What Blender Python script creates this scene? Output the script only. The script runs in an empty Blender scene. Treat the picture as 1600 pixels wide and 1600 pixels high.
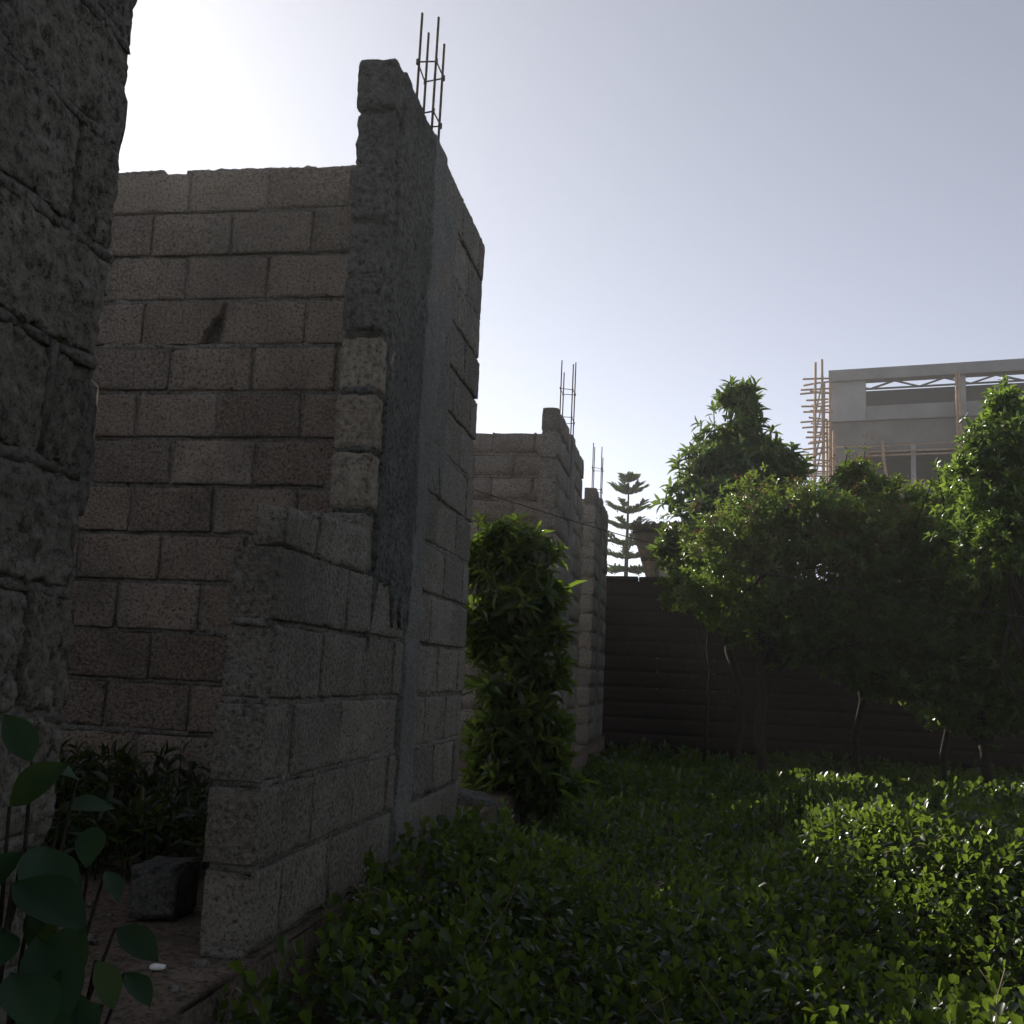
import bpy, bmesh, math, random
import numpy as np
from mathutils import Vector, Matrix, noise

random.seed(7); rng = np.random.default_rng(7)
scn = bpy.context.scene
col = scn.collection
rad = math.radians

# ------------------------------------------------------------------ camera
F, CX, CY, H = 1630.0, 800.0, 800.0, 1.4
v1 = np.array([1072 - CX, 1066 - CY, F]); p2 = np.array([72 - CX, 1021 - CY, F])
Yw = v1 / np.linalg.norm(v1)
Zw = np.cross(v1, p2); Zw /= np.linalg.norm(Zw)
if Zw[1] > 0: Zw = -Zw
Xw = np.cross(Yw, Zw)
RW = np.array([Xw, Yw, Zw])                     # camera (x right, y down, z forward) -> world
cam_d = bpy.data.cameras.new('camera'); cam = bpy.data.objects.new('camera', cam_d); col.objects.link(cam)
cam_d.sensor_width = 36; cam_d.sensor_fit = 'HORIZONTAL'; cam_d.lens = 36 * F / 1600
cam_d.clip_start = 0.02; cam_d.clip_end = 3000
M = Matrix.Identity(4)
for i in range(3):
    M[i][0] = RW[i, 0]; M[i][1] = -RW[i, 1]; M[i][2] = -RW[i, 2]
M[0][3], M[1][3], M[2][3] = 0, 0, H
cam.matrix_world = M
scn.camera = cam

def at(px, py, Y):
    d = RW @ np.array([px - CX, py - CY, F]); t = Y / d[1]
    return Vector((d[0] * t, Y, H + d[2] * t))
def at_z(px, py, z):
    d = RW @ np.array([px - CX, py - CY, F]); t = (z - H) / d[2]
    return Vector((d[0] * t, d[1] * t, z))

# ------------------------------------------------------------------ sky, sun, exposure
SUN_EL, SUN_AZ = 31.0, 37.5                      # azimuth left of +Y
w = bpy.data.worlds.new('World'); scn.world = w; w.use_nodes = True
nt = w.node_tree; bg = nt.nodes['Background']
sky = nt.nodes.new('ShaderNodeTexSky'); sky.sky_type = 'NISHITA'; sky.sun_disc = False
sky.sun_elevation = rad(SUN_EL); sky.sun_rotation = rad(-SUN_AZ)
sky.air_density = 0.8; sky.dust_density = 1.15; sky.ozone_density = 1.0; sky.altitude = 2300
hs = nt.nodes.new('ShaderNodeHueSaturation'); hs.inputs['Saturation'].default_value = .42; hs.inputs['Hue'].default_value = .51   # dust-laden, washed-out sky
nt.links.new(sky.outputs[0], hs.inputs['Color']); nt.links.new(hs.outputs[0], bg.inputs[0]); bg.inputs[1].default_value = 0.124
sd = bpy.data.lights.new('sun', 'SUN'); sun = bpy.data.objects.new('sun', sd); col.objects.link(sun)
sd.energy = 5.0; sd.angle = rad(0.6); sd.color = (1.0, 0.93, 0.82)
e, a = rad(SUN_EL), rad(SUN_AZ)
sdir = Vector((-math.sin(a) * math.cos(e), math.cos(a) * math.cos(e), math.sin(e)))
sun.rotation_euler = sdir.to_track_quat('Z', 'Y').to_euler(); sun.location = sdir * 60
scn.view_settings.view_transform = 'Standard'; scn.view_settings.look = 'None'
scn.view_settings.gamma = 1; scn.view_settings.use_curve_mapping = False
scn.view_settings.exposure = 0.35
scn.render.engine = 'CYCLES'

# ------------------------------------------------------------------ helpers
def tag(o, label=None, cat=None, group=None, kind=None):
    if label: o['label'] = label
    if cat: o['category'] = cat
    if group: o['group'] = group
    if kind: o['kind'] = kind
    return o
def empty(name, loc=(0, 0, 0), label=None, cat=None, group=None, rz=0):
    o = bpy.data.objects.new(name, None); col.objects.link(o); o.location = loc; o.rotation_euler.z = rz
    o.empty_display_size = 0.1
    return tag(o, label, cat, group)
def link(name, me, parent=None, mat=None, loc=(0, 0, 0), rot=(0, 0, 0), scale=(1, 1, 1)):
    o = bpy.data.objects.new(name, me); col.objects.link(o)
    if mat is not None and not me.materials: me.materials.append(mat)
    o.location = loc; o.rotation_euler = rot; o.scale = scale
    if parent: o.parent = parent
    return o
def mesh(name, vs, fs, smooth=False):
    me = bpy.data.meshes.new(name); me.from_pydata([tuple(v) for v in vs], [], fs); me.update()
    if smooth: me.polygons.foreach_set('use_smooth', [True] * len(me.polygons))
    return me
def np_mesh(name, V, T, smooth=False):
    """V (n,3) float, T (m,3) int triangles"""
    me = bpy.data.meshes.new(name); n, m = len(V), len(T)
    me.vertices.add(n); me.vertices.foreach_set('co', np.ascontiguousarray(V, np.float32).ravel())
    me.loops.add(3 * m); me.loops.foreach_set('vertex_index', np.ascontiguousarray(T, np.int32).ravel())
    me.polygons.add(m); me.polygons.foreach_set('loop_start', np.arange(0, 3 * m, 3, dtype=np.int32))
    me.polygons.foreach_set('loop_total', np.full(m, 3, np.int32))
    me.polygons.foreach_set('use_smooth', np.full(m, smooth, bool))
    me.update(); me.validate()
    return me
def box_vf(c, s):
    x, y, z = c; a_, b, d = s[0] / 2, s[1] / 2, s[2] / 2
    v = [(x - a_, y - b, z - d), (x + a_, y - b, z - d), (x + a_, y + b, z - d), (x - a_, y + b, z - d),
         (x - a_, y - b, z + d), (x + a_, y - b, z + d), (x + a_, y + b, z + d), (x - a_, y + b, z + d)]
    f = [(0, 3, 2, 1), (4, 5, 6, 7), (0, 1, 5, 4), (1, 2, 6, 5), (2, 3, 7, 6), (3, 0, 4, 7)]
    return v, f
class MB:
    def __init__(s): s.v = []; s.f = []
    def add(s, v, f):
        n = len(s.v); s.v += [tuple(q) for q in v]; s.f += [tuple(i + n for i in q) for q in f]
    def box(s, c, sz): s.add(*box_vf(c, sz))
    def tube(s, pts, rs, n=8, cap=True):
        pts = [Vector(p) for p in pts]; k = len(pts); v = []; f = []
        for i, p in enumerate(pts):
            d = (pts[min(i + 1, k - 1)] - pts[max(i - 1, 0)]).normalized()
            u = d.orthogonal().normalized() if abs(d.z) > .99 else d.cross(Vector((0, 0, 1))).normalized()
            t = d.cross(u); r = rs[i] if hasattr(rs, '__len__') else rs
            for j in range(n):
                q = 2 * math.pi * j / n; v.append(p + (u * math.cos(q) + t * math.sin(q)) * r)
        for i in range(k - 1):
            for j in range(n):
                f.append((i * n + j, i * n + (j + 1) % n, (i + 1) * n + (j + 1) % n, (i + 1) * n + j))
        if cap: f.append(tuple(range(n - 1, -1, -1))); f.append(tuple((k - 1) * n + j for j in range(n)))
        s.add(v, f)
    def build(s, name, mat, parent=None, smooth=False, **k): return link(name, mesh(name, s.v, s.f, smooth), parent, mat, **k)

def rough_box(lx, ly, lz, nx, ny, nz, seed, amp=.004, chip=.012, rough=9.0):
    """box on a grid, its corners and edges worn and its faces uneven"""
    idx = {}; V = []; Fc = []
    def par(i, n, l):                            # thin outer cells keep the arrises crisp
        if n < 4 or l < .05: return (i / n - .5) * l
        e2 = min(.006, l * .1)
        if i == 0 or i == n: return -l / 2 if i == 0 else l / 2
        return -l / 2 + e2 + (l - 2 * e2) * (i - 1) / (n - 2)
    def vid(i, j, k):
        key = (i, j, k)
        if key in idx: return idx[key]
        p = Vector((par(i, nx, lx), par(j, ny, ly), par(k, nz, lz)))
        n = Vector((-1 if i == 0 else 1 if i == nx else 0, -1 if j == 0 else 1 if j == ny else 0, -1 if k == 0 else 1 if k == nz else 0))
        m = abs(n.x) + abs(n.y) + abs(n.z)
        q = p * rough + Vector((seed * 17.3, seed * 5.1, seed * 9.7))
        d = noise.noise(q) * .6 + noise.noise(q * 3.1) * .4
        off = n * (amp * d)
        if m >= 2:
            c = chip * (.22 + max(0, noise.noise(q * 1.7 + Vector((40, 3, 8)))) * 1.9)
            off -= n * c
        idx[key] = len(V); V.append(p + off); return idx[key]
    for i in range(nx):
        for j in range(ny):
            Fc.append((vid(i, j, 0), vid(i, j + 1, 0), vid(i + 1, j + 1, 0), vid(i + 1, j, 0)))
            Fc.append((vid(i, j, nz), vid(i + 1, j, nz), vid(i + 1, j + 1, nz), vid(i, j + 1, nz)))
    for i in range(nx):
        for k in range(nz):
            Fc.append((vid(i, 0, k), vid(i + 1, 0, k), vid(i + 1, 0, k + 1), vid(i, 0, k + 1)))
            Fc.append((vid(i, ny, k), vid(i, ny, k + 1), vid(i + 1, ny, k + 1), vid(i + 1, ny, k)))
    for j in range(ny):
        for k in range(nz):
            Fc.append((vid(0, j, k), vid(0, j, k + 1), vid(0, j + 1, k + 1), vid(0, j + 1, k)))
            Fc.append((vid(nx, j, k), vid(nx, j + 1, k), vid(nx, j + 1, k + 1), vid(nx, j, k + 1)))
    return V, Fc

# ------------------------------------------------------------------ materials
def mat_new(name):
    m = bpy.data.materials.new(name); m.use_nodes = True
    return m, m.node_tree, m.node_tree.nodes['Principled BSDF']
def nd(nt, t, **k):
    n = nt.nodes.new(t)
    for q, v in k.items(): setattr(n, q, v)
    return n
def ramp(nt, fac, stops):
    r = nd(nt, 'ShaderNodeValToRGB'); el = r.color_ramp.elements
    while len(el) < len(stops): el.new(.5)
    for q, (p, c) in zip(el, stops): q.position = p; q.color = (*c, 1)
    nt.links.new(fac, r.inputs[0]); return r.outputs[0]
def mixc(nt, a_, b, fac, mode='MIX'):
    m = nd(nt, 'ShaderNodeMix', data_type='RGBA', blend_type=mode)
    for s, v in ((6, a_), (7, b)):
        if isinstance(v, tuple): m.inputs[s].default_value = (*v, 1)
        else: nt.links.new(v, m.inputs[s])
    if isinstance(fac, (int, float)): m.inputs[0].default_value = fac
    else: nt.links.new(fac, m.inputs[0])
    return m.outputs[2]
def noise_n(nt, vec, scale, detail=4, rough=.6):
    n = nd(nt, 'ShaderNodeTexNoise'); n.inputs['Scale'].default_value = scale; n.inputs['Detail'].default_value = detail
    n.inputs['Roughness'].default_value = rough; nt.links.new(vec, n.inputs['Vector']); return n.outputs[0]
def mmath(nt, op, a_, b=0.0):
    m = nd(nt, 'ShaderNodeMath', operation=op)
    for i, v in enumerate((a_, b)):
        if isinstance(v, (int, float)): m.inputs[i].default_value = v
        else: nt.links.new(v, m.inputs[i])
    return m.outputs[0]

def masonry(name, c1, c2, grain=70, pore_shade=.9, bump=1.0, stain=(.12, .112, .098), var=.33, dist=.02, stain_amt=.5):
    m, nt, b = mat_new(name); L = nt.links
    tc = nd(nt, 'ShaderNodeTexCoord'); oi = nd(nt, 'ShaderNodeObjectInfo'); geo = nd(nt, 'ShaderNodeNewGeometry')
    off = nd(nt, 'ShaderNodeVectorMath', operation='ADD'); L.new(geo.outputs['Position'], off.inputs[0])
    v = geo.outputs['Position']
    big = noise_n(nt, v, 1.3, 3); mid = noise_n(nt, v, 9, 5, .7); fine = noise_n(nt, v, grain, 6, .85)
    vor = nd(nt, 'ShaderNodeTexVoronoi', feature='F1'); vor.inputs['Scale'].default_value = grain * 1.1; L.new(v, vor.inputs['Vector'])
    c = ramp(nt, mid, [(.3, c1), (.7, c2)])
    # single blocks come from different batches
    hv = nd(nt, 'ShaderNodeHueSaturation'); L.new(c, hv.inputs['Color'])
    mr = nd(nt, 'ShaderNodeMapRange'); L.new(oi.outputs['Random'], mr.inputs[0]); mr.inputs[3].default_value = 1 - var; mr.inputs[4].default_value = 1 + var * 1.1
    L.new(mr.outputs[0], hv.inputs['Value']); c = hv.outputs[0]
    r2 = mmath(nt, 'FRACT', mmath(nt, 'MULTIPLY', oi.outputs['Random'], 7.13))
    c = mixc(nt, c, (c2[0] * .85, c2[1] * .73, c2[2] * .64), mmath(nt, 'MULTIPLY', r2, .3))
    c = mixc(nt, c, tuple(q * 1.3 for q in c2), mmath(nt, 'MULTIPLY', ramp(nt, fine, [(.52, (0, 0, 0)), (.62, (1, 1, 1))]), .65))
    c = mixc(nt, c, tuple(q * .22 for q in c1), mmath(nt, 'MULTIPLY', ramp(nt, fine, [(.39, (1, 1, 1)), (.49, (0, 0, 0))]), pore_shade))  # pore speckle: shade of the small pits put into the colour
    c = mixc(nt, c, stain, mmath(nt, 'MULTIPLY', ramp(nt, big, [(.48, (0, 0, 0)), (.68, (1, 1, 1))]), stain_amt))
    L.new(c, b.inputs['Base Color']); b.inputs['Roughness'].default_value = .95
    b.inputs['Specular IOR Level'].default_value = .2
    hgt = mmath(nt, 'ADD', mmath(nt, 'MULTIPLY', fine, .7), mmath(nt, 'MULTIPLY', vor.outputs[0], .35))
    hgt = mmath(nt, 'ADD', hgt, mmath(nt, 'MULTIPLY', mid, .7))
    bp = nd(nt, 'ShaderNodeBump'); bp.inputs['Strength'].default_value = bump; bp.inputs['Distance'].default_value = dist
    L.new(hgt, bp.inputs['Height']); L.new(bp.outputs[0], b.inputs['Normal'])
    return m
M_block = masonry('block_pumice', (.25, .205, .166), (.39, .33, .272))
M_bface = masonry('block_facade', (.215, .195, .168), (.345, .315, .275), var=.25)
M_near = masonry('block_near', (.26, .235, .20), (.41, .38, .33), grain=48, bump=1.0, var=.12, dist=.03, stain_amt=.35)
M_coarse = masonry('block_coarse', (.32, .275, .215), (.48, .42, .34), grain=42, bump=1.0, pore_shade=.8, var=.2, stain_amt=.25, dist=.03)
M_mortar = masonry('mortar', (.20, .185, .165), (.33, .31, .28), grain=55, var=.1)
M_conc = masonry('rough_concrete', (.115, .117, .11), (.22, .222, .21), grain=40, bump=1.0, var=.05, dist=.035, stain=(.07, .072, .068))
M_strip = masonry('column_concrete', (.17, .172, .16), (.26, .262, .245), grain=70, bump=.9, pore_shade=.7, var=.03, dist=.015, stain=(.10, .10, .094))
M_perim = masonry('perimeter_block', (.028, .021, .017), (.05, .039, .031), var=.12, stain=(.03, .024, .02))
M_dirt = masonry('dirt', (.13, .10, .075), (.24, .19, .145), grain=45, var=.05, stain=(.09, .07, .052))
M_soil = masonry('soil', (.035, .027, .02), (.075, .06, .042), grain=20, var=.05, stain=(.03, .024, .018))

def flat(name, c, rough=.7, metal=0, spec=.4, nscale=0, namt=.25, bump=0):
    m, nt, b = mat_new(name)
    b.inputs['Base Color'].default_value = (*c, 1); b.inputs['Roughness'].default_value = rough
    b.inputs['Metallic'].default_value = metal; b.inputs['Specular IOR Level'].default_value = spec
    if nscale:
        geo = nd(nt, 'ShaderNodeNewGeometry'); n = noise_n(nt, geo.outputs['Position'], nscale, 5, .65)
        cc = mixc(nt, tuple(q * (1 - namt) for q in c), tuple(min(1, q * (1 + namt)) for q in c), ramp(nt, n, [(.3, (0, 0, 0)), (.7, (1, 1, 1))]))
        nt.links.new(cc, b.inputs['Base Color'])
        if bump:
            bp = nd(nt, 'ShaderNodeBump'); bp.inputs['Strength'].default_value = bump; bp.inputs['Distance'].default_value = .02
            nt.links.new(n, bp.inputs['Height']); nt.links.new(bp.outputs[0], b.inputs['Normal'])
    return m
M_rebar = flat('rebar_steel', (.10, .075, .06), .75, .4, nscale=60, namt=.5)
M_bark = flat('bark', (.032, .025, .018), .95, nscale=25, namt=.5, bump=.8)
M_render = flat('render_grey', (.235, .232, .23), .9, nscale=.7, namt=.2)
M_render2 = flat('render_pale', (.31, .31, .315), .9, nscale=.7, namt=.2)
M_render3 = flat('render_brownish', (.165, .157, .147), .9, nscale=.7, namt=.2)
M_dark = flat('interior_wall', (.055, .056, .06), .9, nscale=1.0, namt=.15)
M_bamboo = flat('eucalyptus_pole', (.36, .24, .15), .8, nscale=8, namt=.3)
M_steel = flat('truss_steel', (.12, .13, .14), .6, .3)
M_tin = flat('corrugated_tin', (.20, .19, .18), .6, .3, nscale=4, namt=.3)
M_shedw = flat('shed_render', (.30, .27, .22), .95, nscale=3, namt=.2)
M_wire = flat('wire', (.10, .085, .07), .6, .3)
M_white = flat('white_scrap', (.72, .72, .70), .6, nscale=40, namt=.1)

def leafmat(name, c1, c2, trans=.45, tcol=None, rough=.32, spec=.5, sub=(.33, .47, .05)):
    m, nt, b = mat_new(name); L = nt.links
    geo = nd(nt, 'ShaderNodeNewGeometry')
    c = ramp(nt, geo.outputs['Random Per Island'], [(0, c1), (.75, c2), (.955, tuple(min(1, q * 1.35) for q in c2)), (.985, (c2[0] * 2.6, c2[1] * 1.5, c2[2]))])
    L.new(c, b.inputs['Base Color']); b.inputs['Roughness'].default_value = rough; b.inputs['Specular IOR Level'].default_value = spec
    t = nd(nt, 'ShaderNodeBsdfTranslucent')
    tc = mixc(nt, c, sub, .55); L.new(tc, t.inputs['Color'])
    mx = nd(nt, 'ShaderNodeMixShader'); mx.inputs[0].default_value = trans
    L.new(b.outputs[0], mx.inputs[1]); L.new(t.outputs[0], mx.inputs[2])
    L.new(mx.outputs[0], nt.nodes['Material Output'].inputs[0])
    return m
M_cover = leafmat('leaf_groundcover', (.009, .026, .007), (.030, .064, .015), trans=.44, rough=.28, spec=.55)
M_tall = leafmat('leaf_tall_bush', (.009, .024, .007), (.028, .058, .014), trans=.48, rough=.28, spec=.6)
M_avo = leafmat('leaf_avocado', (.022, .055, .026), (.045, .095, .04), trans=.35)
M_mass = leafmat('leaf_mass', (.022, .05, .016), (.056, .105, .028), trans=.46, rough=.25, spec=.6)
M_light = leafmat('leaf_light', (.04, .085, .018), (.08, .15, .032), trans=.5, rough=.25, spec=.6)
M_flower = leafmat('panicle', (.10, .06, .035), (.20, .12, .06), trans=.35, rough=.8, spec=.1, sub=(.3, .18, .08))
M_pine = leafmat('leaf_pine', (.02, .045, .022), (.045, .075, .035), trans=.15, rough=.6)
M_broad = leafmat('leaf_broad', (.014, .04, .018), (.028, .07, .032), trans=.3, rough=.6, spec=.2)
M_weed = leafmat('leaf_weed', (.012, .024, .009), (.028, .045, .016), trans=.3)

# ------------------------------------------------------------------ ground
def sheet(name, x0, x1, y0, y1, nx, ny, zf):
    V = [(x0 + (x1 - x0) * i / nx, y0 + (y1 - y0) * j / ny, 0) for j in range(ny + 1) for i in range(nx + 1)]
    V = [(x, y, zf(x, y)) for x, y, _ in V]
    Fc = [(j * (nx + 1) + i, j * (nx + 1) + i + 1, (j + 1) * (nx + 1) + i + 1, (j + 1) * (nx + 1) + i) for j in range(ny) for i in range(nx)]
    return mesh(name, V, Fc, True)
g = link('ground', sheet('ground', -190, 190, -190, 190, 90, 90, lambda x, y: 0), None, M_soil); tag(g, kind='structure')
SLAB = .66
V, Fc = rough_box(3.4, 15.9, SLAB + .1, 40, 180, 6, 3, amp=.03, chip=.05, rough=2.2)
fl = link('room_floor', mesh('room_floor', V, Fc, True), None, M_dirt, loc=(-2.77, 6.55, SLAB / 2 - .05 - .015)); tag(fl, kind='structure')

# ------------------------------------------------------------------ block walls
TH = .14
BL, BHT = .385, .196
VAR = [mesh('block', *rough_box(BL, TH, BHT, 24, 9, 14, s, amp=.005, chip=.006, rough=18), True) for s in range(8)]
VARC = [mesh('block_coarse', *rough_box(BL, TH, BHT, 20, 8, 12, s + 30, amp=.010, chip=.02, rough=22), True) for s in range(4)]
VARF = [mesh('block_far', *rough_box(BL, TH, BHT, 6, 3, 3, s + 60, amp=.004, chip=.008), True) for s in range(4)]
for me in VAR: me.materials.append(M_block)
VAR2 = [me.copy() for me in VAR]
for me in VAR2: me.materials.clear(); me.materials.append(M_bface)
VARN = [mesh('block_worn', *rough_box(BL, TH, BHT, 36, 10, 22, s + 45, amp=.015, chip=.007, rough=26), True) for s in range(6)]
for me in VARN: me.materials.append(M_near)
VARD = [me.copy() for me in VARC]
for me in VARD: me.materials.append(M_conc)
for me in VARC: me.materials.append(M_coarse)
for me in VARF: me.materials.append(M_bface)
VARP = [mesh('block_flush', *rough_box(BL, TH, BHT, 6, 3, 3, s + 80, amp=.002, chip=.0), True) for s in range(4)]
for me in VARP: me.materials.clear(); me.materials.append(M_perim)

def put(parent, kind, along, a0, a1, zc, zh, plane, th=TH, jit=.004, name='block'):
    """one block from a0 to a1 along axis 'x' or 'y'; plane = centre of thickness"""
    me = random.choice(kind); ln = a1 - a0; c = (a0 + a1) / 2
    j = random.uniform(-jit, jit)
    loc = (c, plane + j, zc) if along == 'x' else (plane + j, c, zc)
    flip = math.pi * random.randint(0, 1)
    rot = (random.gauss(0, .006), random.gauss(0, .007), (0 if along == 'x' else math.pi / 2) + flip + random.gauss(0, .006))
    return link(name, me, parent, None, loc, rot, (ln / BL, th / TH, zh / BHT))
def mortar_mesh(strips, seed):
    mb = MB()
    for (c, s) in strips:
        L_ = max(s[0], s[1]); n = max(2, int(L_ / .05))
        along_x = s[0] >= s[1]
        v, f = rough_box(s[0], s[1], s[2], n if along_x else 3, 3 if along_x else n, 2 if s[2] < .1 else 4, seed + len(mb.v), amp=.016, chip=.001, rough=22)
        mb.add([(q[0] + c[0], q[1] + c[1], q[2] + c[2]) for q in v], f)
    return mb

# ---- cross wall seen through the near doorway (faces the camera)
YB = 4.30                                       # its near face
PITCH_B, ZB0 = .2172, .65
cw = empty('block_wall', (-2.6, YB + TH / 2, ZB0), 'grey-brown concrete block cross wall seen through the near doorway, small hole in it', 'wall', 'walls of the roofless block building')
cw_inv = Vector((-2.6, YB + TH / 2, ZB0))
def local(o, ob): ob.location = Vector(ob.location) - Vector(o.location); return ob
joints = {0: -1.545, 1: -1.705}
strips = []
NROW = 14; XR, XL = -1.235, -4.4
for r in range(NROW):
    zt = ZB0 + PITCH_B * (NROW - r); zc = zt - PITCH_B / 2 + (.0 if r else -.004)
    j0 = joints[r % 2] + random.uniform(-.02, .02) + (.05 if r == 6 else 0)
    xs = [XR]; x = j0
    while x > XL + .12: xs.append(x); x -= .397
    xs.append(XL)
    for k in range(len(xs) - 1):
        b0, b1 = xs[k + 1] + .009, xs[k] - .009
        if b1 - b0 < .04: continue
        hole = r == 3 and b0 < -2.1 - .05 and b1 > -2.16 and b1 < -2.0
        if hole:                                 # broken corner shows the hollow inside
            zl, zh_ = zc - BHT / 2, zc + BHT / 2
            out = [(b0, zl), (b1 - .105, zl), (b1 - .085, zl + .03), (b1 - .09, zl + .06), (b1 - .06, zl + .085), (b1 - .05, zl + .115), (b1 - .02, zl + .14), (b1 - .004, zl + .185), (b1, zh_), (b0, zh_)]
            mb = MB(); n = len(out)
            v = [(q[0], YB, q[1]) for q in out] + [(q[0], YB + .035, q[1]) for q in out]
            mb.add(v, [tuple(range(n)), tuple(range(2 * n - 1, n - 1, -1))] + [(i, i + n, (i + 1) % n + n, (i + 1) % n) for i in range(n)])
            mb.box(((b0 + b1) / 2, YB + TH - .018, zc), (b1 - b0, .035, BHT))
            mb.box((b0 + .02, YB + .07, zc), (.04, .07, BHT - .004))
            local(cw, mb.build('broken_block', M_block, cw))
        else:
            o = put(cw, VAR, 'x', b0, b1, zc, BHT + random.uniform(-.004, .004), YB + TH / 2)
            local(cw, o)
        if k < len(xs) - 2 and not (r == 3 and abs(xs[k] + 2.1) < .1 and False):
            strips.append(((xs[k + 1], YB + TH / 2, zc), (.024, TH - random.choice((.02, .03, .045)), PITCH_B - .01)))
    x = XL
    while x < XR:
        l2 = random.uniform(.5, 1.1); e2 = min(XR, x + l2)
        if r < NROW - 0: strips.append((((x + e2) / 2, YB + TH / 2, zt - PITCH_B), (e2 - x, TH - random.choice((.012, .024, .036, .045)), .024)))
        x = e2
mo = mortar_mesh(strips, 5).build('mortar', M_mortar, cw, True); local(cw, mo)

# ---- facade wall pieces (run along Y at x = -1.09)
XF = -1.09
PITCH = .2125
def facade(name, label, y_lo, y_hi, z0, rows, kind, row_fn=None, rec=(.008, .02, .03), xf=-1.09):
    XF = xf; """rows courses of blocks between y_lo and y_hi; returns the Empty"""
    root = empty('block_wall', (XF - TH / 2, (y_lo + y_hi) / 2, z0), label, 'wall', 'walls of the roofless block building')
    st = []
    for r in range(rows):
        zc = z0 + PITCH * (r + .5)
        spans = row_fn(r) if row_fn else [(y_lo, y_hi)]
        for (s0, s1) in spans:
            ys = [s0]; y = s0 + (BL + .014) * (1 if r % 2 else .5)
            while y < s1 - .09: ys.append(y); y += BL + .014
            ys.append(s1)
            for k in range(len(ys) - 1):
                g0 = .007 if k else random.uniform(-.012, .012); g1 = .007 if k < len(ys) - 2 else random.uniform(-.015, .02)
                o = put(root, kind, 'y', ys[k] + g0, ys[k + 1] - g1, zc, BHT + random.uniform(-.004, .003), XF - TH / 2, jit=.005)
                local(root, o)
                if k: st.append(((XF - TH / 2, ys[k], zc), (TH - random.choice(rec) - .004, .022, PITCH - .008)))
            if True:
                st.append(((XF - TH / 2, (s0 + s1) / 2, zc - PITCH / 2), (TH - random.choice(rec), s1 - s0 - .01, .022)))
    mo = mortar_mesh(st, 11 + rows).build('mortar', M_mortar, root, True); local(root, mo)
    return root

# near piece, left edge of the picture
w1 = facade('a', 'massive rough block wall end filling the left edge of the picture', -1.2, 1.72, SLAB, 15, VARN, rec=(.0, .004, .010))
facade('e', 'rear block wall of the roofless room, hidden behind the near wall end', -1.2, 4.28, SLAB, 14, VARF, xf=-4.27)  # unseen wall added to hold back sky light from the left
# toothing of the reveal: lumps of coarse mortar on the near piece
for (zz, dz, dy) in ((2.42, .09, .03), (1.78, .13, .045), (1.46, .10, .03), (2.95, .1, .03)):
    V, Fc = rough_box(dy * 2, TH * .8, dz * 2, 6, 6, 8, zz * 10, amp=.02, chip=.02, rough=20)
    local(w1, link('mortar_lump', mesh('mortar_lump', V, Fc, True), w1, M_mortar, (XF - TH / 2, 1.72, zz), (0, 0, math.pi / 2)))
# roughcast coat over the near piece
def coat(name, root, y0, y1, z0, z1, xo, seed, mat, ny, nz, edge=.03, thick=.02, amp=.012, low=.35):
    """uneven skin of concrete thrown on a wall that runs along Y; ragged outline"""
    V = []; Fc = []
    for k in range(nz + 1):
        for j in range(ny + 1):
            y = y0 + (y1 - y0) * j / ny; zl = z0 + low * (noise.noise(Vector((y * 5, seed, 2))) + .5 * noise.noise(Vector((y * 17, seed, 5)))); z = zl + (z1 - zl) * k / nz
            q = Vector((y * 6 + seed, z * 6, seed)); e2 = 0
            if j in (0, ny): y += noise.noise(q * .6) * edge + noise.noise(q * 2.5) * edge * .5
            if k in (0, nz): z += noise.noise(q * .6) * edge
            h = xo + thick * .5 + noise.noise(q) * amp + noise.noise(q * 3.3) * amp * .5 + noise.noise(q * 8) * amp * .35
            if j in (0, ny) or k in (0, nz): h = xo - .02
            V.append((h, y, z))
    for k in range(nz):
        for j in range(ny):
            i = k * (ny + 1) + j; Fc.append((i, i + 1, i + ny + 2, i + ny + 1))
    return local(root, link(name, mesh(name, V, Fc, True), root, mat))

def crust(root, p0, p1, width, hgt, seed, mat=None):
    p0, p1 = Vector(p0), Vector(p1); L_ = (p1 - p0).length; n = max(8, int(L_ / .011))
    V, Fc = rough_box(L_, width, hgt, n, max(4, int(width / .02)), 3, seed, amp=.012, chip=.010, rough=34)
    d = (p1 - p0).normalized(); o = link('mortar_crust', mesh('mortar_crust', V, Fc, True), root, mat or M_mortar, (p0 + p1) / 2)
    o.rotation_euler = d.to_track_quat('X', 'Z').to_euler(); return local(root, o)
x = XR
zt = ZB0 + PITCH_B * NROW
while x > -3.6:
    l2 = random.uniform(.25, .7); crust(cw, (x - l2, YB + TH / 2, zt - .012 + random.uniform(-.006, .006)), (x, YB + TH / 2, zt - .012 + random.uniform(-.006, .006)), TH * random.uniform(.8, .98), .024, x * 3); x -= l2 + random.uniform(0, .12)
z = 1.0
while z < 3.7:
    l2 = random.uniform(.12, .4); crust(w1, (XF - TH / 2, 1.712 + random.uniform(-.012, .012), z), (XF - TH / 2, 1.712 + random.uniform(-.012, .012), z + l2), TH * .9, .03, z * 5, M_bface); z += l2 + random.uniform(0, .2)

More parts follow.
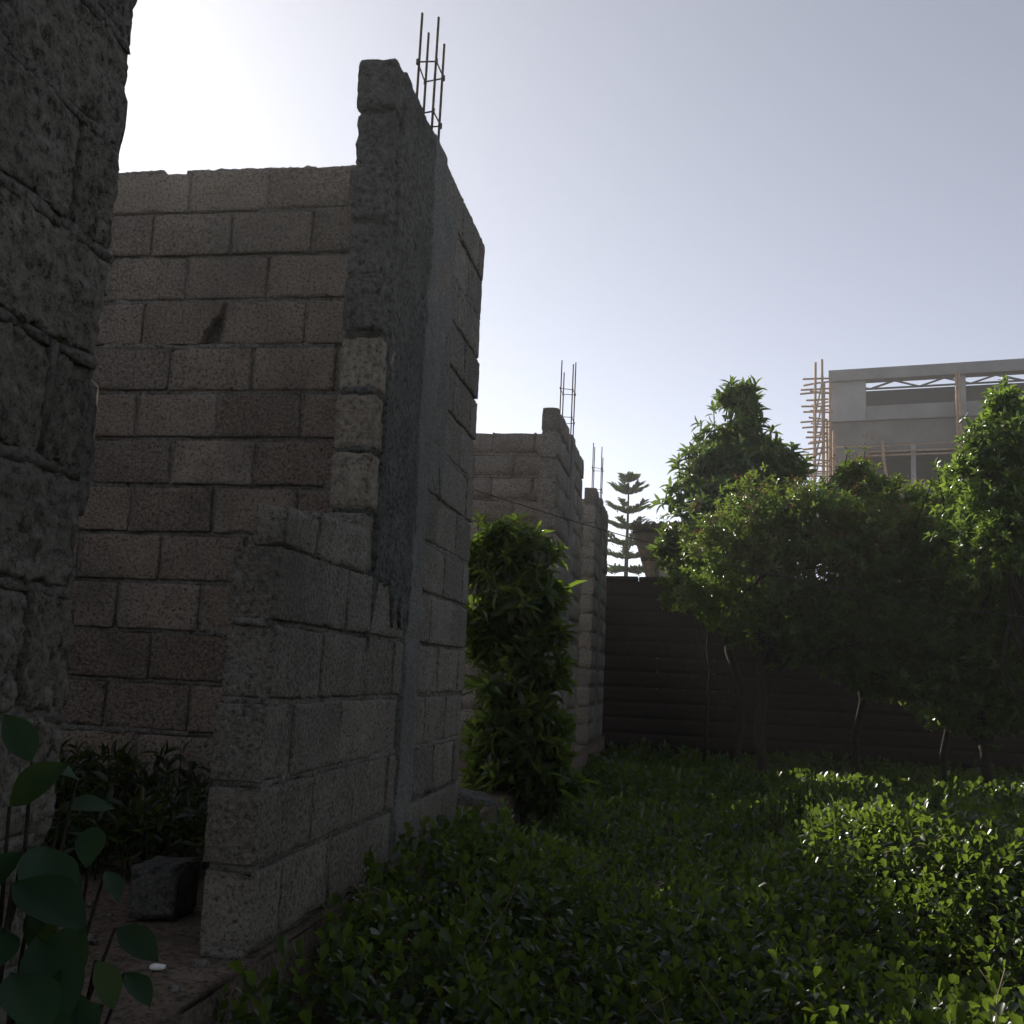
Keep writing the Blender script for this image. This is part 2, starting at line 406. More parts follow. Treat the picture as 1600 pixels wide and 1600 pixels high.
# second piece: low window sill wall, end blocks, concrete pier, column, blocks
Y_LOW, Y_UP, Y_C0, Y_C1, Y_END = 2.66, 3.42, 3.97, 4.19, 5.13
def rows2(r):
    if r < 5: return [(Y_LOW, Y_C0), (Y_C1, Y_END)]
    return [(Y_C1, Y_END)]
w2 = facade('b', 'tall block wall piece with concrete column and rebar, low sill wall at its near end', Y_LOW, Y_END, SLAB, 14, VAR2, rows2)
top2 = SLAB + 14 * PITCH
for r in range(5, 14):                            # narrow end blocks that face the window opening
    zc = SLAB + PITCH * (r + .5)
    kind = VARC if r in (6, 7, 8) else VARD if r > 8 else VAR2
    dy = random.uniform(-.015, .02)
    o = put(w2, kind, 'y', Y_UP + dy, Y_UP + .2, zc, BHT, XF - TH / 2, th=TH * random.uniform(.92, 1.06)); local(w2, o)
# broken half-height pieces on the sill
for (y0, y1, zc, zh, dx, rot) in ((2.70, 2.96, 1.775, .115, .018, .06), (2.98, 3.42, 1.79, .15, 0, -.03)):
    V, Fc = rough_box(y1 - y0, TH - abs(dx) * 2.4, zh, 20, 8, 10, y0 * 3, amp=.012, chip=.016, rough=15)
    local(w2, link('broken_block', mesh('broken_block', V, Fc, True), w2, M_bface, (XF - TH / 2 + dx, (y0 + y1) / 2, zc), (0, rot * .5, math.pi / 2 + rot * .4)))
# pier of rough cast concrete between end blocks and column
V, Fc = rough_box(Y_C0 + .03 - Y_UP - .1, TH * 1.02, top2 - 1.70, 22, 8, 80, 77, amp=.022, chip=.02, rough=11)
local(w2, link('concrete_pier', mesh('concrete_pier', V, Fc, True), w2, M_conc, (XF - TH / 2 + .004, (Y_UP + .1 + Y_C0 + .03) / 2, (top2 + 1.70) / 2), (0, 0, math.pi / 2)))
V, Fc = rough_box(Y_C1 - Y_C0 - .01, TH + .012, top2 - SLAB + .06, 10, 6, 110, 91, amp=.010, chip=.012, rough=7)
colm = local(w2, link('concrete_column', mesh('concrete_column', V, Fc, True), w2, M_strip, (XF - TH / 2 + .006, (Y_C0 + Y_C1) / 2, (top2 + SLAB - .06) / 2), (0, 0, math.pi / 2)))
y = Y_UP + .02
while y < Y_END - .2:
    l2 = random.uniform(.15, .4); crust(w2, (XF - TH / 2, y, top2 - .016), (XF - TH / 2, min(y + l2, Y_END - .03), top2 - .016 + random.uniform(-.012, .004)), TH * random.uniform(.85, .98), .028, y * 7); y += l2 + random.uniform(0, .08)
for r in range(5, 14): crust(w2, (XF - TH * .95, Y_UP + .07, SLAB + PITCH * r + .004), (XF - TH * .05, Y_UP + .07, SLAB + PITCH * r + .004), .13, .03, r * 4.4, M_conc)
coat('roughcast', w2, 3.50, 4.02, 1.62, 3.60, XF, 3.3, M_conc, 40, 150, edge=.06)
coat('roughcast', w2, 4.10, 4.50, 2.35, 3.58, XF, 8.3, M_strip, 24, 90, edge=.09, thick=.006, amp=.006)

def rebars(root, pts, z0, tops, ties, R=.006, lean=(.0, .0)):
    colm = [c for c in root.children if c.name.startswith('concrete_column')][0]
    inv = Matrix.LocRotScale(colm.location, colm.rotation_euler, None).inverted()
    def under(o): o.parent = colm; o.matrix_parent_inverse = inv
    for (x, y), zt in zip(pts, tops):
        n = 6
        p = [(x + lean[0] * (z - z0), y + lean[1] * (z - z0), z) for z in [z0 + (zt - z0) * i / n for i in range(n + 1)]]
        mb = MB(); mb.tube(p, R, 8); under(local(root, mb.build('rebar', M_rebar, root, True)))
    for zt in ties:
        mb = MB()
        q = [Vector((x + lean[0] * (zt - z0), y + lean[1] * (zt - z0), zt + random.uniform(-.012, .012))) for x, y in pts]
        c = sum(q, Vector()) / 4
        q = [c + (p - c) * 1.0 + Vector(((p - c).x, (p - c).y, 0)).normalized() * (R + .003) for p in q]
        for i in range(4): mb.tube([q[i], q[(i + 1) % 4]], .0035, 6)
        for p in q: mb.tube([p + Vector((0, 0, -.012)), p + Vector((0, 0, .012))], .007, 6)
        under(local(root, mb.build('stirrup', M_rebar, root, True)))
rebars(w2, [(-1.115, 4.02), (-1.19, 4.02), (-1.19, 4.14), (-1.115, 4.14)], 2.6, [4.21, 4.235, 4.22, 4.16], [3.76, 3.99], lean=(0, .006))

# third and fourth pieces
def rows3(y0, c0, c1, y1):
    return lambda r: [(y0, c0), (c1, y1)]
w3 = facade('c', 'mid-distance block wall piece with rebar on top, right behind the tall leafy bush', 8.42, 10.6, SLAB, 14, VARF, rows3(8.42, 9.45, 9.70, 10.6))
V, Fc = rough_box(.25, TH + .012, 14 * PITCH, 6, 4, 60, 12, amp=.012, chip=.012, rough=7)
local(w3, link('concrete_column', mesh('concrete_column', V, Fc, True), w3, M_strip, (XF - TH / 2 + .004, 9.575, SLAB + 7 * PITCH), (0, 0, math.pi / 2)))
rebars(w3, [(-1.105, 9.47), (-1.215, 9.47), (-1.215, 9.67), (-1.105, 9.67)], 3.5, [4.32, 4.36, 4.3, 4.4], [3.80, 4.08], lean=(0, .01))
w4 = facade('d', 'farthest block wall piece with four rebar ends, next to the perimeter wall', 12.15, 14.2, SLAB, 14, VARF, rows3(12.15, 12.9, 13.15, 14.2))
V, Fc = rough_box(.25, TH + .012, 14 * PITCH, 6, 4, 50, 13, amp=.012, chip=.012, rough=7)
local(w4, link('concrete_column', mesh('concrete_column', V, Fc, True), w4, M_strip, (XF - TH / 2 + .004, 13.025, SLAB + 7 * PITCH), (0, 0, math.pi / 2)))
rebars(w4, [(-1.105, 12.93), (-1.215, 12.93), (-1.215, 13.12), (-1.105, 13.12)], 3.5, [4.3, 4.35, 4.34, 4.2], [3.74, 4.02], lean=(0, .01))

def cross(label, Yn, xr, xl, rows, kind=VARF):
    root = empty('block_wall', ((xr + xl) / 2, Yn + TH / 2, SLAB), label, 'wall', 'walls of the roofless block building'); st = []
    P = .2135
    for r in range(rows):
        zc = SLAB + P * (r + .5); xs = [xr]; x = xr - (.2 if r % 2 else .38)
        while x > xl + .1: xs.append(x); x -= .399
        xs.append(xl)
        for k in range(len(xs) - 1):
            local(root, put(root, kind, 'x', xs[k + 1] + .007, xs[k] - .007, zc, BHT, Yn + TH / 2))
            if k: st.append(((xs[k], Yn + TH / 2, zc), (.02, TH - .02, P - .008)))
        st.append((((xr + xl) / 2, Yn + TH / 2, zc - P / 2), (xr - xl, TH - random.choice((.006, .016, .026)), .022)))
    local(root, mortar_mesh(st, 31 + int(Yn)).build('mortar', M_mortar, root, True))
    return root
cross('block cross wall in the middle distance above the tall leafy bush', 9.43, -1.235, -4.4, 14)
cross('farthest block cross wall, a sliver between two rebar-topped wall pieces', 13.0, -1.235, -4.4, 14)

# ------------------------------------------------------------------ perimeter wall
YP = 15.0
pw = empty('perimeter_wall', (2, YP, 0), 'dark block perimeter wall running behind the trees', 'wall')
P = .2135; st = []
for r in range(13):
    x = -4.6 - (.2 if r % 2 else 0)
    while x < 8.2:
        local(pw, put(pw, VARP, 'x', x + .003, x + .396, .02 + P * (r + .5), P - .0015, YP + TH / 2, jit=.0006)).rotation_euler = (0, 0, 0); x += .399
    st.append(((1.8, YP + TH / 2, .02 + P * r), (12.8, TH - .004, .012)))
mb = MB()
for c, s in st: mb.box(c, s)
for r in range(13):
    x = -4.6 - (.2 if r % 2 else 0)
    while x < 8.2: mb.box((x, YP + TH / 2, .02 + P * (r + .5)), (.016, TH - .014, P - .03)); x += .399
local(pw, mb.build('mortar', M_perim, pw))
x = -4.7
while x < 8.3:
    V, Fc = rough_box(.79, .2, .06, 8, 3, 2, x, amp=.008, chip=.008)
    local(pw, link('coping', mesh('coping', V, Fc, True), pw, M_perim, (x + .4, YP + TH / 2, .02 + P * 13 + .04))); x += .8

# ------------------------------------------------------------------ leaves
LEAF6 = dict(T=np.array([(0, 1, 6), (1, 2, 6), (2, 3, 6), (3, 4, 6), (4, 5, 6), (5, 0, 6)]))
def leaf_geo(pos, axis, up, length, width, shape='obovate', droop=.15, fold=.12):
    """pos/axis/up (n,3), length/width (n,) -> V, T ; seven-point leaves with a folded midrib"""
    n = len(pos); axis = axis / np.linalg.norm(axis, axis=1, keepdims=True)
    side = np.cross(axis, up); side /= np.linalg.norm(side, axis=1, keepdims=True) + 1e-9
    nr = np.cross(side, axis)
    if shape == 'obovate': P_ = [(0, 0), (.36, .36), (.78, .46), (1, 0), (.78, -.46), (.36, -.36), (.55, 0)]
    elif shape == 'round': P_ = [(0, 0), (.25, .42), (.70, .44), (1, 0), (.70, -.44), (.25, -.42), (.5, 0)]
    else: P_ = [(0, 0), (.28, .42), (.66, .40), (1, 0), (.66, -.40), (.28, -.42), (.45, 0)]
    V = np.empty((n, 7, 3))
    for k, (u, v) in enumerate(P_):
        wv = -droop * u * u + (abs(v) * fold * 2 if v else 0)
        V[:, k] = pos + axis * (length * u)[:, None] + side * (width * v)[:, None] + nr * (np.where(True, wv, 0) * (length if v == 0 else length * 1.0))[:, None]
    T = (LEAF6['T'][None] + (np.arange(n) * 7)[:, None, None]).reshape(-1, 3)
    return V.reshape(-1, 3), T
def fine_leaf(pos, axis, up, length, width, droop, fold, seed):
    """one large leaf: nine stations, midrib fold, wavy rim, thin solid"""
    axis = Vector(axis).normalized(); side = axis.cross(Vector(up)).normalized(); nr = side.cross(axis)
    V = []; n = 10; prof = [0, .34, .62, .84, .96, 1, .96, .84, .62, .33, 0]
    for i in range(n + 1):
        u = i / n; wv = prof[i] * width * .5
        c = Vector(pos) + axis * (length * u) - nr * (droop * length * u * u)
        for v in (-1, -.5, 0, .5, 1):
            q = abs(v); V.append(c + side * (wv * v) + nr * (q * fold * wv * 2 + .05 * width * noise.noise(Vector((u * 5, v * 2, seed))) * q) + nr * (.0))
    T = []
    for i in range(n):
        for j in range(4):
            a_ = i * 5 + j; T += [(a_, a_ + 1, a_ + 6), (a_, a_ + 6, a_ + 5)]
    return np.array(V), np.array(T)
def unit(v): return v / (np.linalg.norm(v, axis=1, keepdims=True) + 1e-9)
def rosettes(pos, axis, K, length, wr, spread=(35, 85), stem=.06, shape='lens', droop=.25, jitter=.25):
    """K leaves set round every shoot axis"""
    n = len(pos); axis = unit(axis)
    ref = np.where(np.abs(axis[:, 2:3]) < .9, np.array([[0, 0, 1.]]), np.array([[1., 0, 0]]))
    u = unit(np.cross(axis, ref)); v = np.cross(axis, u)
    Ps, As, Us, Ls = [], [], [], []
    ph = rng.uniform(0, 6.28, n)
    for k in range(K):
        t = (k + .5) / K
        az = ph + k * 2.4 + rng.normal(0, .3, n); el = np.radians(spread[1] + (spread[0] - spread[1]) * t) + rng.normal(0, .22, n)
        rd = u * np.cos(az)[:, None] + v * np.sin(az)[:, None]
        d = axis * np.cos(el)[:, None] + rd * np.sin(el)[:, None]
        Ps.append(pos + axis * (stem * (t - 1) * rng.uniform(.8, 1.2, n))[:, None]); As.append(d)
        Us.append(unit(axis + rng.normal(0, jitter, (n, 3)))); Ls.append(length * rng.uniform(.65, 1.2, n) * (.75 + .25 * (1 - abs(t - .5))))
    P_ = np.concatenate(Ps); A_ = np.concatenate(As); U_ = np.concatenate(Us); L_ = np.concatenate(Ls)
    return leaf_geo(P_, A_, U_, L_, L_ * wr * rng.uniform(.8, 1.15, len(L_)), shape, droop)
def join(parts):
    Vs, Ts, n = [], [], 0
    for V, T in parts: Vs.append(V); Ts.append(T + n); n += len(V)
    return np.concatenate(Vs), np.concatenate(Ts)
def limb(mb, p0, p1, r0, r1, n=6, wob=.06, sides=7):
    p0, p1 = Vector(p0), Vector(p1); L_ = (p1 - p0).length; pts = []
    for i in range(n + 1):
        t = i / n; p = p0.lerp(p1, t)
        if 0 < i < n: p += Vector((random.gauss(0, wob * L_ * .4), random.gauss(0, wob * L_ * .4), random.gauss(0, wob * L_ * .2)))
        pts.append(p)
    mb.tube(pts, [r0 + (r1 - r0) * i / n for i in range(n + 1)], sides); return pts

def blob_points(blobs, Y):
    """blobs in picture units: px, py, rx, ry, n [, dY] -> shoot points and outward axes in the world"""
    Ps, As = [], []
    for b in blobs:
        px, py, rx, ry, n = b[:5]; yy = Y + (b[5] if len(b) > 5 else 0)
        c = np.array(at(px, py, yy)); s = yy / F
        r = np.array([rx * s, rx * s * .8, ry * s])
        m = max(10, n // 9); dc = unit(rng.normal(0, 1, (m, 3))); cc = dc * (rng.uniform(.12, 1.12, m) ** .6)[:, None]   # twigs, each with its own spray
        w_ = rng.integers(0, m, n); d = unit(dc[w_] + rng.normal(0, .45, (n, 3)))
        Ps.append(c + (cc[w_] + rng.normal(0, .2, (n, 3))) * r); As.append(unit(d * .8 + np.array([0, 0, .55]) + rng.normal(0, .3, (n, 3))))
    return np.concatenate(Ps), np.concatenate(As)
def tree(name, label, cat, base, blobs, Y, leaf, mat, trunk_r, group=None, sprigs=(), flowers=None, limbs=14, trunk_top=None):
    """leaf = (K, length, width ratio, shape, droop)"""
    bx, by = base; root = empty(name, (bx, by, 0), label, cat, group)
    P_, A_ = blob_points(blobs, Y)
    if len(sprigs):
        sp = np.array([at(*s) for s in sprigs]); P_ = np.concatenate([P_, sp]); A_ = np.concatenate([A_, np.tile([[0, 0, 1.]], (len(sp), 1))])
    V, T = rosettes(P_, A_, leaf[0], leaf[1], leaf[2], shape=leaf[3], droop=leaf[4])
    V = V - np.array([bx, by, 0])
    link('crown', np_mesh('crown', V, T, True), root, mat)
    mb = MB(); c = np.mean(P_, axis=0)
    tt = Vector(trunk_top) if trunk_top else Vector((c[0], c[1], c[2] - .1))
    pts = limb(mb, (bx, by, -.05), tt, trunk_r, trunk_r * .55, 8, .03, 9)
    for i in rng.choice(len(P_), min(limbs, len(P_)), replace=False):
        s = pts[random.randint(3, 8)]; limb(mb, s, P_[i] - A_[i] * .05, trunk_r * .4, .006, 5, .08, 6)
    for i in range(len(P_) - len(sprigs), len(P_)):
        q = P_[i]; limb(mb, q - np.array([random.gauss(0, .08), 0, .5]), q, .012, .005, 3, .02, 5)
    o = mb.build('trunk', M_bark, root, True); o.location = (-bx, -by, 0)
    if flowers:
        n, frac = flowers; idx = rng.choice(len(P_), n)
        # only the upper, outer shoots carry panicles
        idx = idx[np.argsort(-(P_[idx, 2] - P_[idx, 1] * .3))[:int(n * frac)]]
        Pf = P_[idx] + A_[idx] * .06 + np.array([0, 0, .05])
        Pf = np.repeat(Pf, 6, axis=0) + rng.normal(0, .05, (len(Pf) * 6, 3))
        V, T = rosettes(Pf, rng.normal(0, .4, Pf.shape) + np.array([0, 0, 1]), 5, .028, .5, shape='lens', droop=.1, stem=.05)
        link('flower_cluster', np_mesh('flower_cluster', V - np.array([bx, by, 0]), T, True), root, M_flower)
    return root

# ------------------------------------------------------------------ ground cover in the garden
def cover_h(x, y):
    n = np.array([noise.noise(Vector((a_ * .9, b * .9, 1.7))) * .6 + noise.noise(Vector((a_ * 2.3, b * 2.3, 4.1))) * .4 for a_, b in zip(x, y)])
    h = .50 + .17 * n
    h += .30 * np.exp(-((y - 5.3) / .75) ** 2) * np.clip((x - .2) / .5, 0, 1)       # raised hedge row
    h -= .10 * np.exp(-((y - 4.05) / .35) ** 2) * np.clip((x - .5) / .3, 0, 1)       # hollow in front of it
    h += .10 * np.exp(-((y - 2.6) / .8) ** 2) * np.clip((x - .3) / .5, 0, 1)
    h -= .05 * np.clip((y - 7) / 6, 0, 1)
    h += .22 * np.clip((-.35 - x) / .45, 0, 1) * np.clip((y - 2.1) / .5, 0, 1) * np.clip((5.3 - y) / .3, 0, 1)
    return h
def scatter(y0, y1, dens):
    n = int((y1 - y0) * 7.5 * dens); y = rng.uniform(y0, y1, n); x = rng.uniform(-1.06, 6.5, n)
    k = x < .36 * y + 1.3; return x[k], y[k]
parts = []
for (y0, y1, dens, K, ln) in ((.7, 3.2, 330, 12, .047), (3.2, 6.5, 310, 11, .047), (6.5, 10, 150, 9, .062), (10, 14.9, 80, 8, .085)):
    x, y = scatter(y0, y1, dens); h = cover_h(x, y)
    h = h * np.where(rng.uniform(0, 1, len(h)) < .4, rng.uniform(.5, .88, len(h)), rng.uniform(.9, 1.1, len(h)))
    pos = np.stack([x, y, h], 1); ax = np.stack([rng.normal(0, .25, len(x)), rng.normal(0, .25, len(x)), np.ones(len(x))], 1)
    parts.append(rosettes(pos, ax, K, ln, .72, spread=(18, 85), stem=.19, shape='obovate', droop=.12, jitter=.3))
V, T = join(parts); print('cover tris', len(T))
gc = link('ground_cover', np_mesh('ground_cover', V, T, True), None, M_cover)
tag(gc, 'dense dark green round-leaved ground cover filling the garden', 'ground cover', kind='stuff')

def shrub(label, px, py, z, n, spread_r, tall, ln=.05, mat=M_cover, group='taller shoots in the ground cover'):
    c = at_z(px, py, z); root = empty('leafy_shrub', (c.x, c.y, 0), label, 'shrub', group)
    x = rng.normal(0, spread_r, n); y = rng.normal(0, spread_r, n); hh = z + tall * rng.uniform(-.35, .25, n)
    pos = np.stack([x, y, hh], 1); ax = np.stack([x * .6, y * .6, np.ones(n)], 1) + rng.normal(0, .12, (n, 3))
    V, T = rosettes(pos, ax, 26, ln, .66, spread=(15, 80), stem=.5, shape='obovate', droop=.12)
    link('foliage', np_mesh('foliage', V, T, True), root, mat)
    mb = MB()
    for i in range(n): limb(mb, (x[i] * .5, y[i] * .5, 0), pos[i], .006, .003, 4, .03, 5)
    mb.build('stem', M_bark, root, True)
    return root
shrub('sunlit upright leafy shoots left of the hedge row, in the middle of the garden', 1215, 1250, .68, 26, .14, .16)
shrub('tallest sunlit shoots poking up from the hedge row', 1272, 1232, .74, 24, .13, .2)
shrub('yellow-green sunlit shoots in the hedge row toward the right edge', 1440, 1290, .76, 26, .22, .15)
shrub('yellow-green sunlit shoots in the hedge row at the right edge', 1560, 1290, .76, 26, .2, .15)
shrub('glossy lit shoots standing near the foot of the tall block wall', 800, 1330, .62, 9, .12, .15)

# dry twigs caught among the leaves
mb = MB()
for i in range(150):
    y_ = random.uniform(1.6, 8); x_ = random.uniform(-.9, .36 * y_ + .6); z_ = float(cover_h(np.array([x_]), np.array([y_]))[0])
    a_ = random.uniform(0, 6.28); L_ = random.uniform(.12, .45); tl = random.uniform(-.1, .9)
    limb(mb, (x_, y_, z_ - .12), (x_ + math.cos(a_) * L_ * (1 - tl * .7), y_ + math.sin(a_) * L_ * (1 - tl * .7), z_ + .02 + L_ * tl * .35), .0022, .0012, 4, .07, 4)
M_twig = flat('dry_twig', (.24, .18, .11), .9, nscale=30, namt=.4)
tag(mb.build('dry_twigs', M_twig, None, True), 'thin dry twigs caught among the ground cover leaves', 'twigs', kind='stuff')

# tall bush between the wall pieces
tree('tall_bush', 'tall bush of long pointed leaves between the two block wall pieces', 'bush', (-1.0, 6.9),
     [(785, 850, 38, 32, 46), (828, 862, 38, 34, 46), (760, 880, 28, 40, 30), (800, 915, 66, 60, 96), (856, 935, 34, 55, 30), (770, 980, 40, 60, 40), (810, 1000, 58, 80, 80), (858, 1040, 28, 60, 24), (775, 1080, 44, 65, 40), (815, 1105, 55, 75, 80), (785, 1165, 55, 50, 50), (850, 1165, 40, 50, 44), (765, 1215, 42, 45, 46), (825, 1225, 60, 40, 70), (862, 1215, 36, 45, 44), (748, 1010, 20, 60, 20)],
     6.9, (9, .135, .36, 'lens', .3), M_tall, .022, limbs=20, sprigs=[(808, 812, 6.9), (775, 832, 6.8), (840, 828, 7.0), (757, 850, 6.8), (748, 812, 7.0)])

# ------------------------------------------------------------------ trees before the perimeter wall
G = 'trees in front of the perimeter wall'
tree('broadleaf_tree', 'tall cone-shaped dark green tree with drooping leaf tips against the sky', 'tree', (at(1150, 1100, 13.4).x, 13.4),
     [(1155, 625, 26, 28, 40), (1150, 660, 42, 40, 90), (1150, 710, 60, 50, 170), (1155, 760, 85, 55, 260), (1150, 810, 100, 60, 280), (1085, 800, 45, 70, 120), (1215, 740, 35, 40, 60), (1075, 870, 50, 50, 120), (1150, 870, 100, 50, 160)],
     13.4, (9, .17, .33, 'lens', .3), M_avo, .07, G,
     sprigs=[(1143, 600, 13.4), (1165, 603, 13.3), (1180, 605, 13.4), (1075, 705, 13.3), (1060, 720, 13.4), (1240, 700, 13.4), (1230, 712, 13.2), (1190, 655, 13.4), (1115, 640, 13.4), (1055, 765, 13.4), (1205, 672, 13.4)])
tree('flowering_tree', 'bushy dark tree with brownish flower sprays in front of the cone-shaped tree', 'tree', (at(1186, 1100, 11.6).x, 11.6),
     [(1200, 805, 85, 50, 480), (1280, 810, 85, 55, 520), (1350, 840, 75, 60, 420), (1180, 870, 95, 60, 520), (1290, 890, 115, 65, 720), (1400, 900, 85, 70, 460), (1190, 935, 85, 38, 260), (1320, 960, 120, 50, 520), (1130, 840, 42, 50, 160), (1420, 990, 90, 45, 340), (1250, 1000, 90, 38, 320), (1120, 930, 60, 40, 200), (1180, 975, 80, 30, 200), (1440, 850, 60, 60, 300)],
     11.6, (8, .068, .42, 'lens', .2), M_mass, .06, G, flowers=(520, .55), limbs=16, trunk_top=tuple(at(1188, 900, 11.6)))
tree('lime_bush', 'sunlit yellow-green bush hanging over the perimeter wall below the cone-shaped tree', 'bush', (at(1095, 1100, 13.0).x, 13.0),
     [(1075, 885, 42, 34, 170), (1120, 905, 52, 36, 200), (1062, 925, 32, 28, 110), (1110, 945, 52, 28, 170), (1170, 945, 60, 30, 150)], 13.0, (8, .085, .4, 'lens', .2), M_light, .03, G, limbs=6)
tree('dark_tree', 'small dark pointed tree in front of the scaffolded building', 'tree', (at(1340, 1100, 12.6).x, 12.6),
     [(1335, 722, 20, 22, 60), (1335, 760, 42, 35, 180), (1340, 800, 62, 42, 240), (1400, 790, 45, 35, 170), (1385, 830, 62, 42, 220)], 12.6, (8, .095, .36, 'lens', .22), M_mass, .05, G, sprigs=[(1352, 700, 12.6), (1325, 704, 12.5)], flowers=(90, .6), limbs=10)
tree('young_tree', 'young light green tree top rising in front of the lower building window', 'tree', (at(1475, 1100, 12.2).x, 12.2),
     [(1475, 765, 30, 25, 110), (1478, 800, 48, 38, 220), (1500, 850, 75, 48, 340), (1440, 850, 52, 42, 220), (1440, 800, 30, 35, 90)], 12.2, (8, .095, .36, 'lens', .25), M_light, .045, G, sprigs=[(1465, 736, 11.2), (1478, 742, 11.1), (1456, 752, 11.2)], limbs=10)
tree('right_tree', 'tall bright green tree at the right edge in front of the building', 'tree', (at(1625, 1100, 10.4).x, 10.4),
     [(1570, 642, 36, 28, 140), (1580, 690, 58, 45, 330), (1575, 740, 75, 48, 420), (1590, 790, 100, 55, 560), (1600, 850, 115, 60, 560), (1530, 722, 28, 32, 100), (1660, 700, 60, 70, 330), (1690, 820, 70, 80, 330)],
     10.4, (8, .082, .46, 'lens', .2), M_light, .06, G, sprigs=[(1562, 612, 10.4), (1585, 614, 10.4), (1545, 640, 10.4)], limbs=16)
tree('shade_tree', 'dark dense tree mass hanging low at the right behind the clothesline', 'tree', (at(1560, 1100, 11.9).x, 11.9),
     [(1460, 940, 105, 65, 560), (1570, 930, 105, 85, 620), (1480, 1015, 115, 60, 620), (1590, 1035, 95, 75, 600), (1390, 1010, 90, 45, 340), (1680, 960, 95, 115, 460), (1560, 1095, 95, 40, 320), (1450, 1065, 90, 40, 400), (1340, 1035, 80, 34, 300), (1530, 1110, 90, 30, 200)],
     11.6, (8, .085, .42, 'lens', .22), M_mass, .07, G, limbs=16)

# unseen trees added to block sky light, one behind the rooms to cast shade
def unseen_tree(label, x, y, blobs, mat, leaf, r):
    root = empty('broadleaf_tree', (x, y, 0), label, 'tree', 'trees around the garden out of the picture'); Ps, As = [], []
    for (cx_, cy_, cz_, rx, ry, rz_, n) in blobs:
        m = max(5, n // 12); dc = unit(rng.normal(0, 1, (m, 3))); cc = dc * (rng.uniform(.12, 1.1, m) ** .6)[:, None]; w_ = rng.integers(0, m, n)
        Ps.append(np.array([cx_, cy_, cz_]) + (cc[w_] + rng.normal(0, .17, (n, 3))) * np.array([rx, ry, rz_])); As.append(unit(dc[w_] * .7 + rng.normal(0, .4, (n, 3)) + np.array([0, 0, .5])))
    P_, A_ = np.concatenate(Ps), np.concatenate(As); V, T = rosettes(P_, A_, 8, leaf, .42, shape='lens', droop=.2)
    link('crown', np_mesh('crown', V - np.array([x, y, 0]), T, True), root, mat)
    mb = MB(); c = P_.mean(0); pts = limb(mb, (0, 0, -.05), (c[0] - x, c[1] - y, c[2]), r, r * .5, 8, .03, 9)
    for i in rng.choice(len(P_), 12, replace=False): limb(mb, pts[random.randint(4, 8)], P_[i] - np.array([x, y, 0]), r * .35, .008, 5, .08, 6)
    mb.build('trunk', M_bark, root, True)
unseen_tree('wide tree behind the photographer', .8, -3.4, [(.8, -3.6, 3.2, 2.6, 1.6, 1.6, 900), (-1.2, -3.8, 2.4, 1.8, 1.2, 1.4, 500), (2.8, -3.2, 2.2, 1.8, 1.2, 1.5, 500)], M_mass, .16, .12)
unseen_tree('dense tree right of the photographer', 5.4, .6, [(5.4, .6, 2.8, 1.8, 2.2, 1.7, 900), (5.2, -1.4, 2.0, 1.4, 1.6, 1.3, 400), (5.4, 2.8, 2.2, 1.3, 1.6, 1.4, 450)], M_mass, .16, .1)
unseen_tree('dense tree at the right side of the garden', 6.8, 6.0, [(6.8, 6.0, 2.9, 1.4, 2.2, 1.8, 900), (6.6, 4.2, 1.8, 1.2, 1.4, 1.2, 350)], M_mass, .15, .1)
unseen_tree('tree growing behind the roofless rooms', -5.1, 10.9, [(-5.05, 11.0, 5.0, .8, 1.5, .9, 520), (-5.0, 9.7, 4.4, .7, 1.1, .9, 260), (-4.75, 9.9, 4.9, .6, .9, .7, 260)], M_avo, .16, .09)

# ------------------------------------------------------------------ broad-leaved plant at the lower left
bp_ = empty('broadleaf_plant', (-.93, 1.38, .3), 'dark broad-leaved plant at the lower left foot of the near wall', 'plant')
mbs = MB(); Pl, Al, Ul, Ll = [], [], [], []
base = Vector((-.94, 1.36, .0))
for (px, py, Yq, ln, tilt) in ((50, 1190, 1.45, .10, 1), (15, 1260, 1.42, .12, .3), (95, 1265, 1.5, .10, .2), (70, 1320, 1.45, .17, -.5), (110, 1340, 1.5, .15, -.7), (150, 1290, 1.55, .09, -.5),
                               (20, 1380, 1.35, .16, -.3), (130, 1440, 1.48, .14, -.6), (60, 1460, 1.4, .17, -.5), (180, 1450, 1.5, .1, -.4), (20, 1520, 1.32, .15, -.2), (100, 1540, 1.4, .15, -.3), (-30, 1440, 1.3, .16, -.2), (160, 1570, 1.42, .11, -.3), (40, 1590, 1.34, .16, 0), (120, 1215, 1.5, .07, .2), (35, 1330, 1.4, .1, -.4), (165, 1360, 1.55, .07, -.5), (85, 1400, 1.46, .1, -.5), (195, 1520, 1.5, .08, -.4), (150, 1500, 1.46, .09, -.5), (10, 1450, 1.36, .11, -.3), (75, 1500, 1.4, .1, -.4)):
    ln *= .8
    p = at(px, py, Yq); s = base.lerp(p, .45) + Vector((0, 0, .04))
    limb(mbs, base, s, .008, .005, 4, .03, 6); limb(mbs, s, p, .005, .0025, 4, .03, 6)
    Pl.append(p); Al.append((random.gauss(.3, .5), random.gauss(-.3, .4), tilt)); Ul.append((random.gauss(.25, .3), -.45, .8)); Ll.append(ln)
V, T = join([fine_leaf(p, a_, u_, l_, l_ * .62, .25, .14, i * 3.1) for i, (p, a_, u_, l_) in enumerate(zip(Pl, Al, Ul, Ll))])
link('foliage', np_mesh('foliage', V - np.array(bp_.location), T, True), bp_, M_broad)
local(bp_, mbs.build('stem', M_bark, bp_, True))

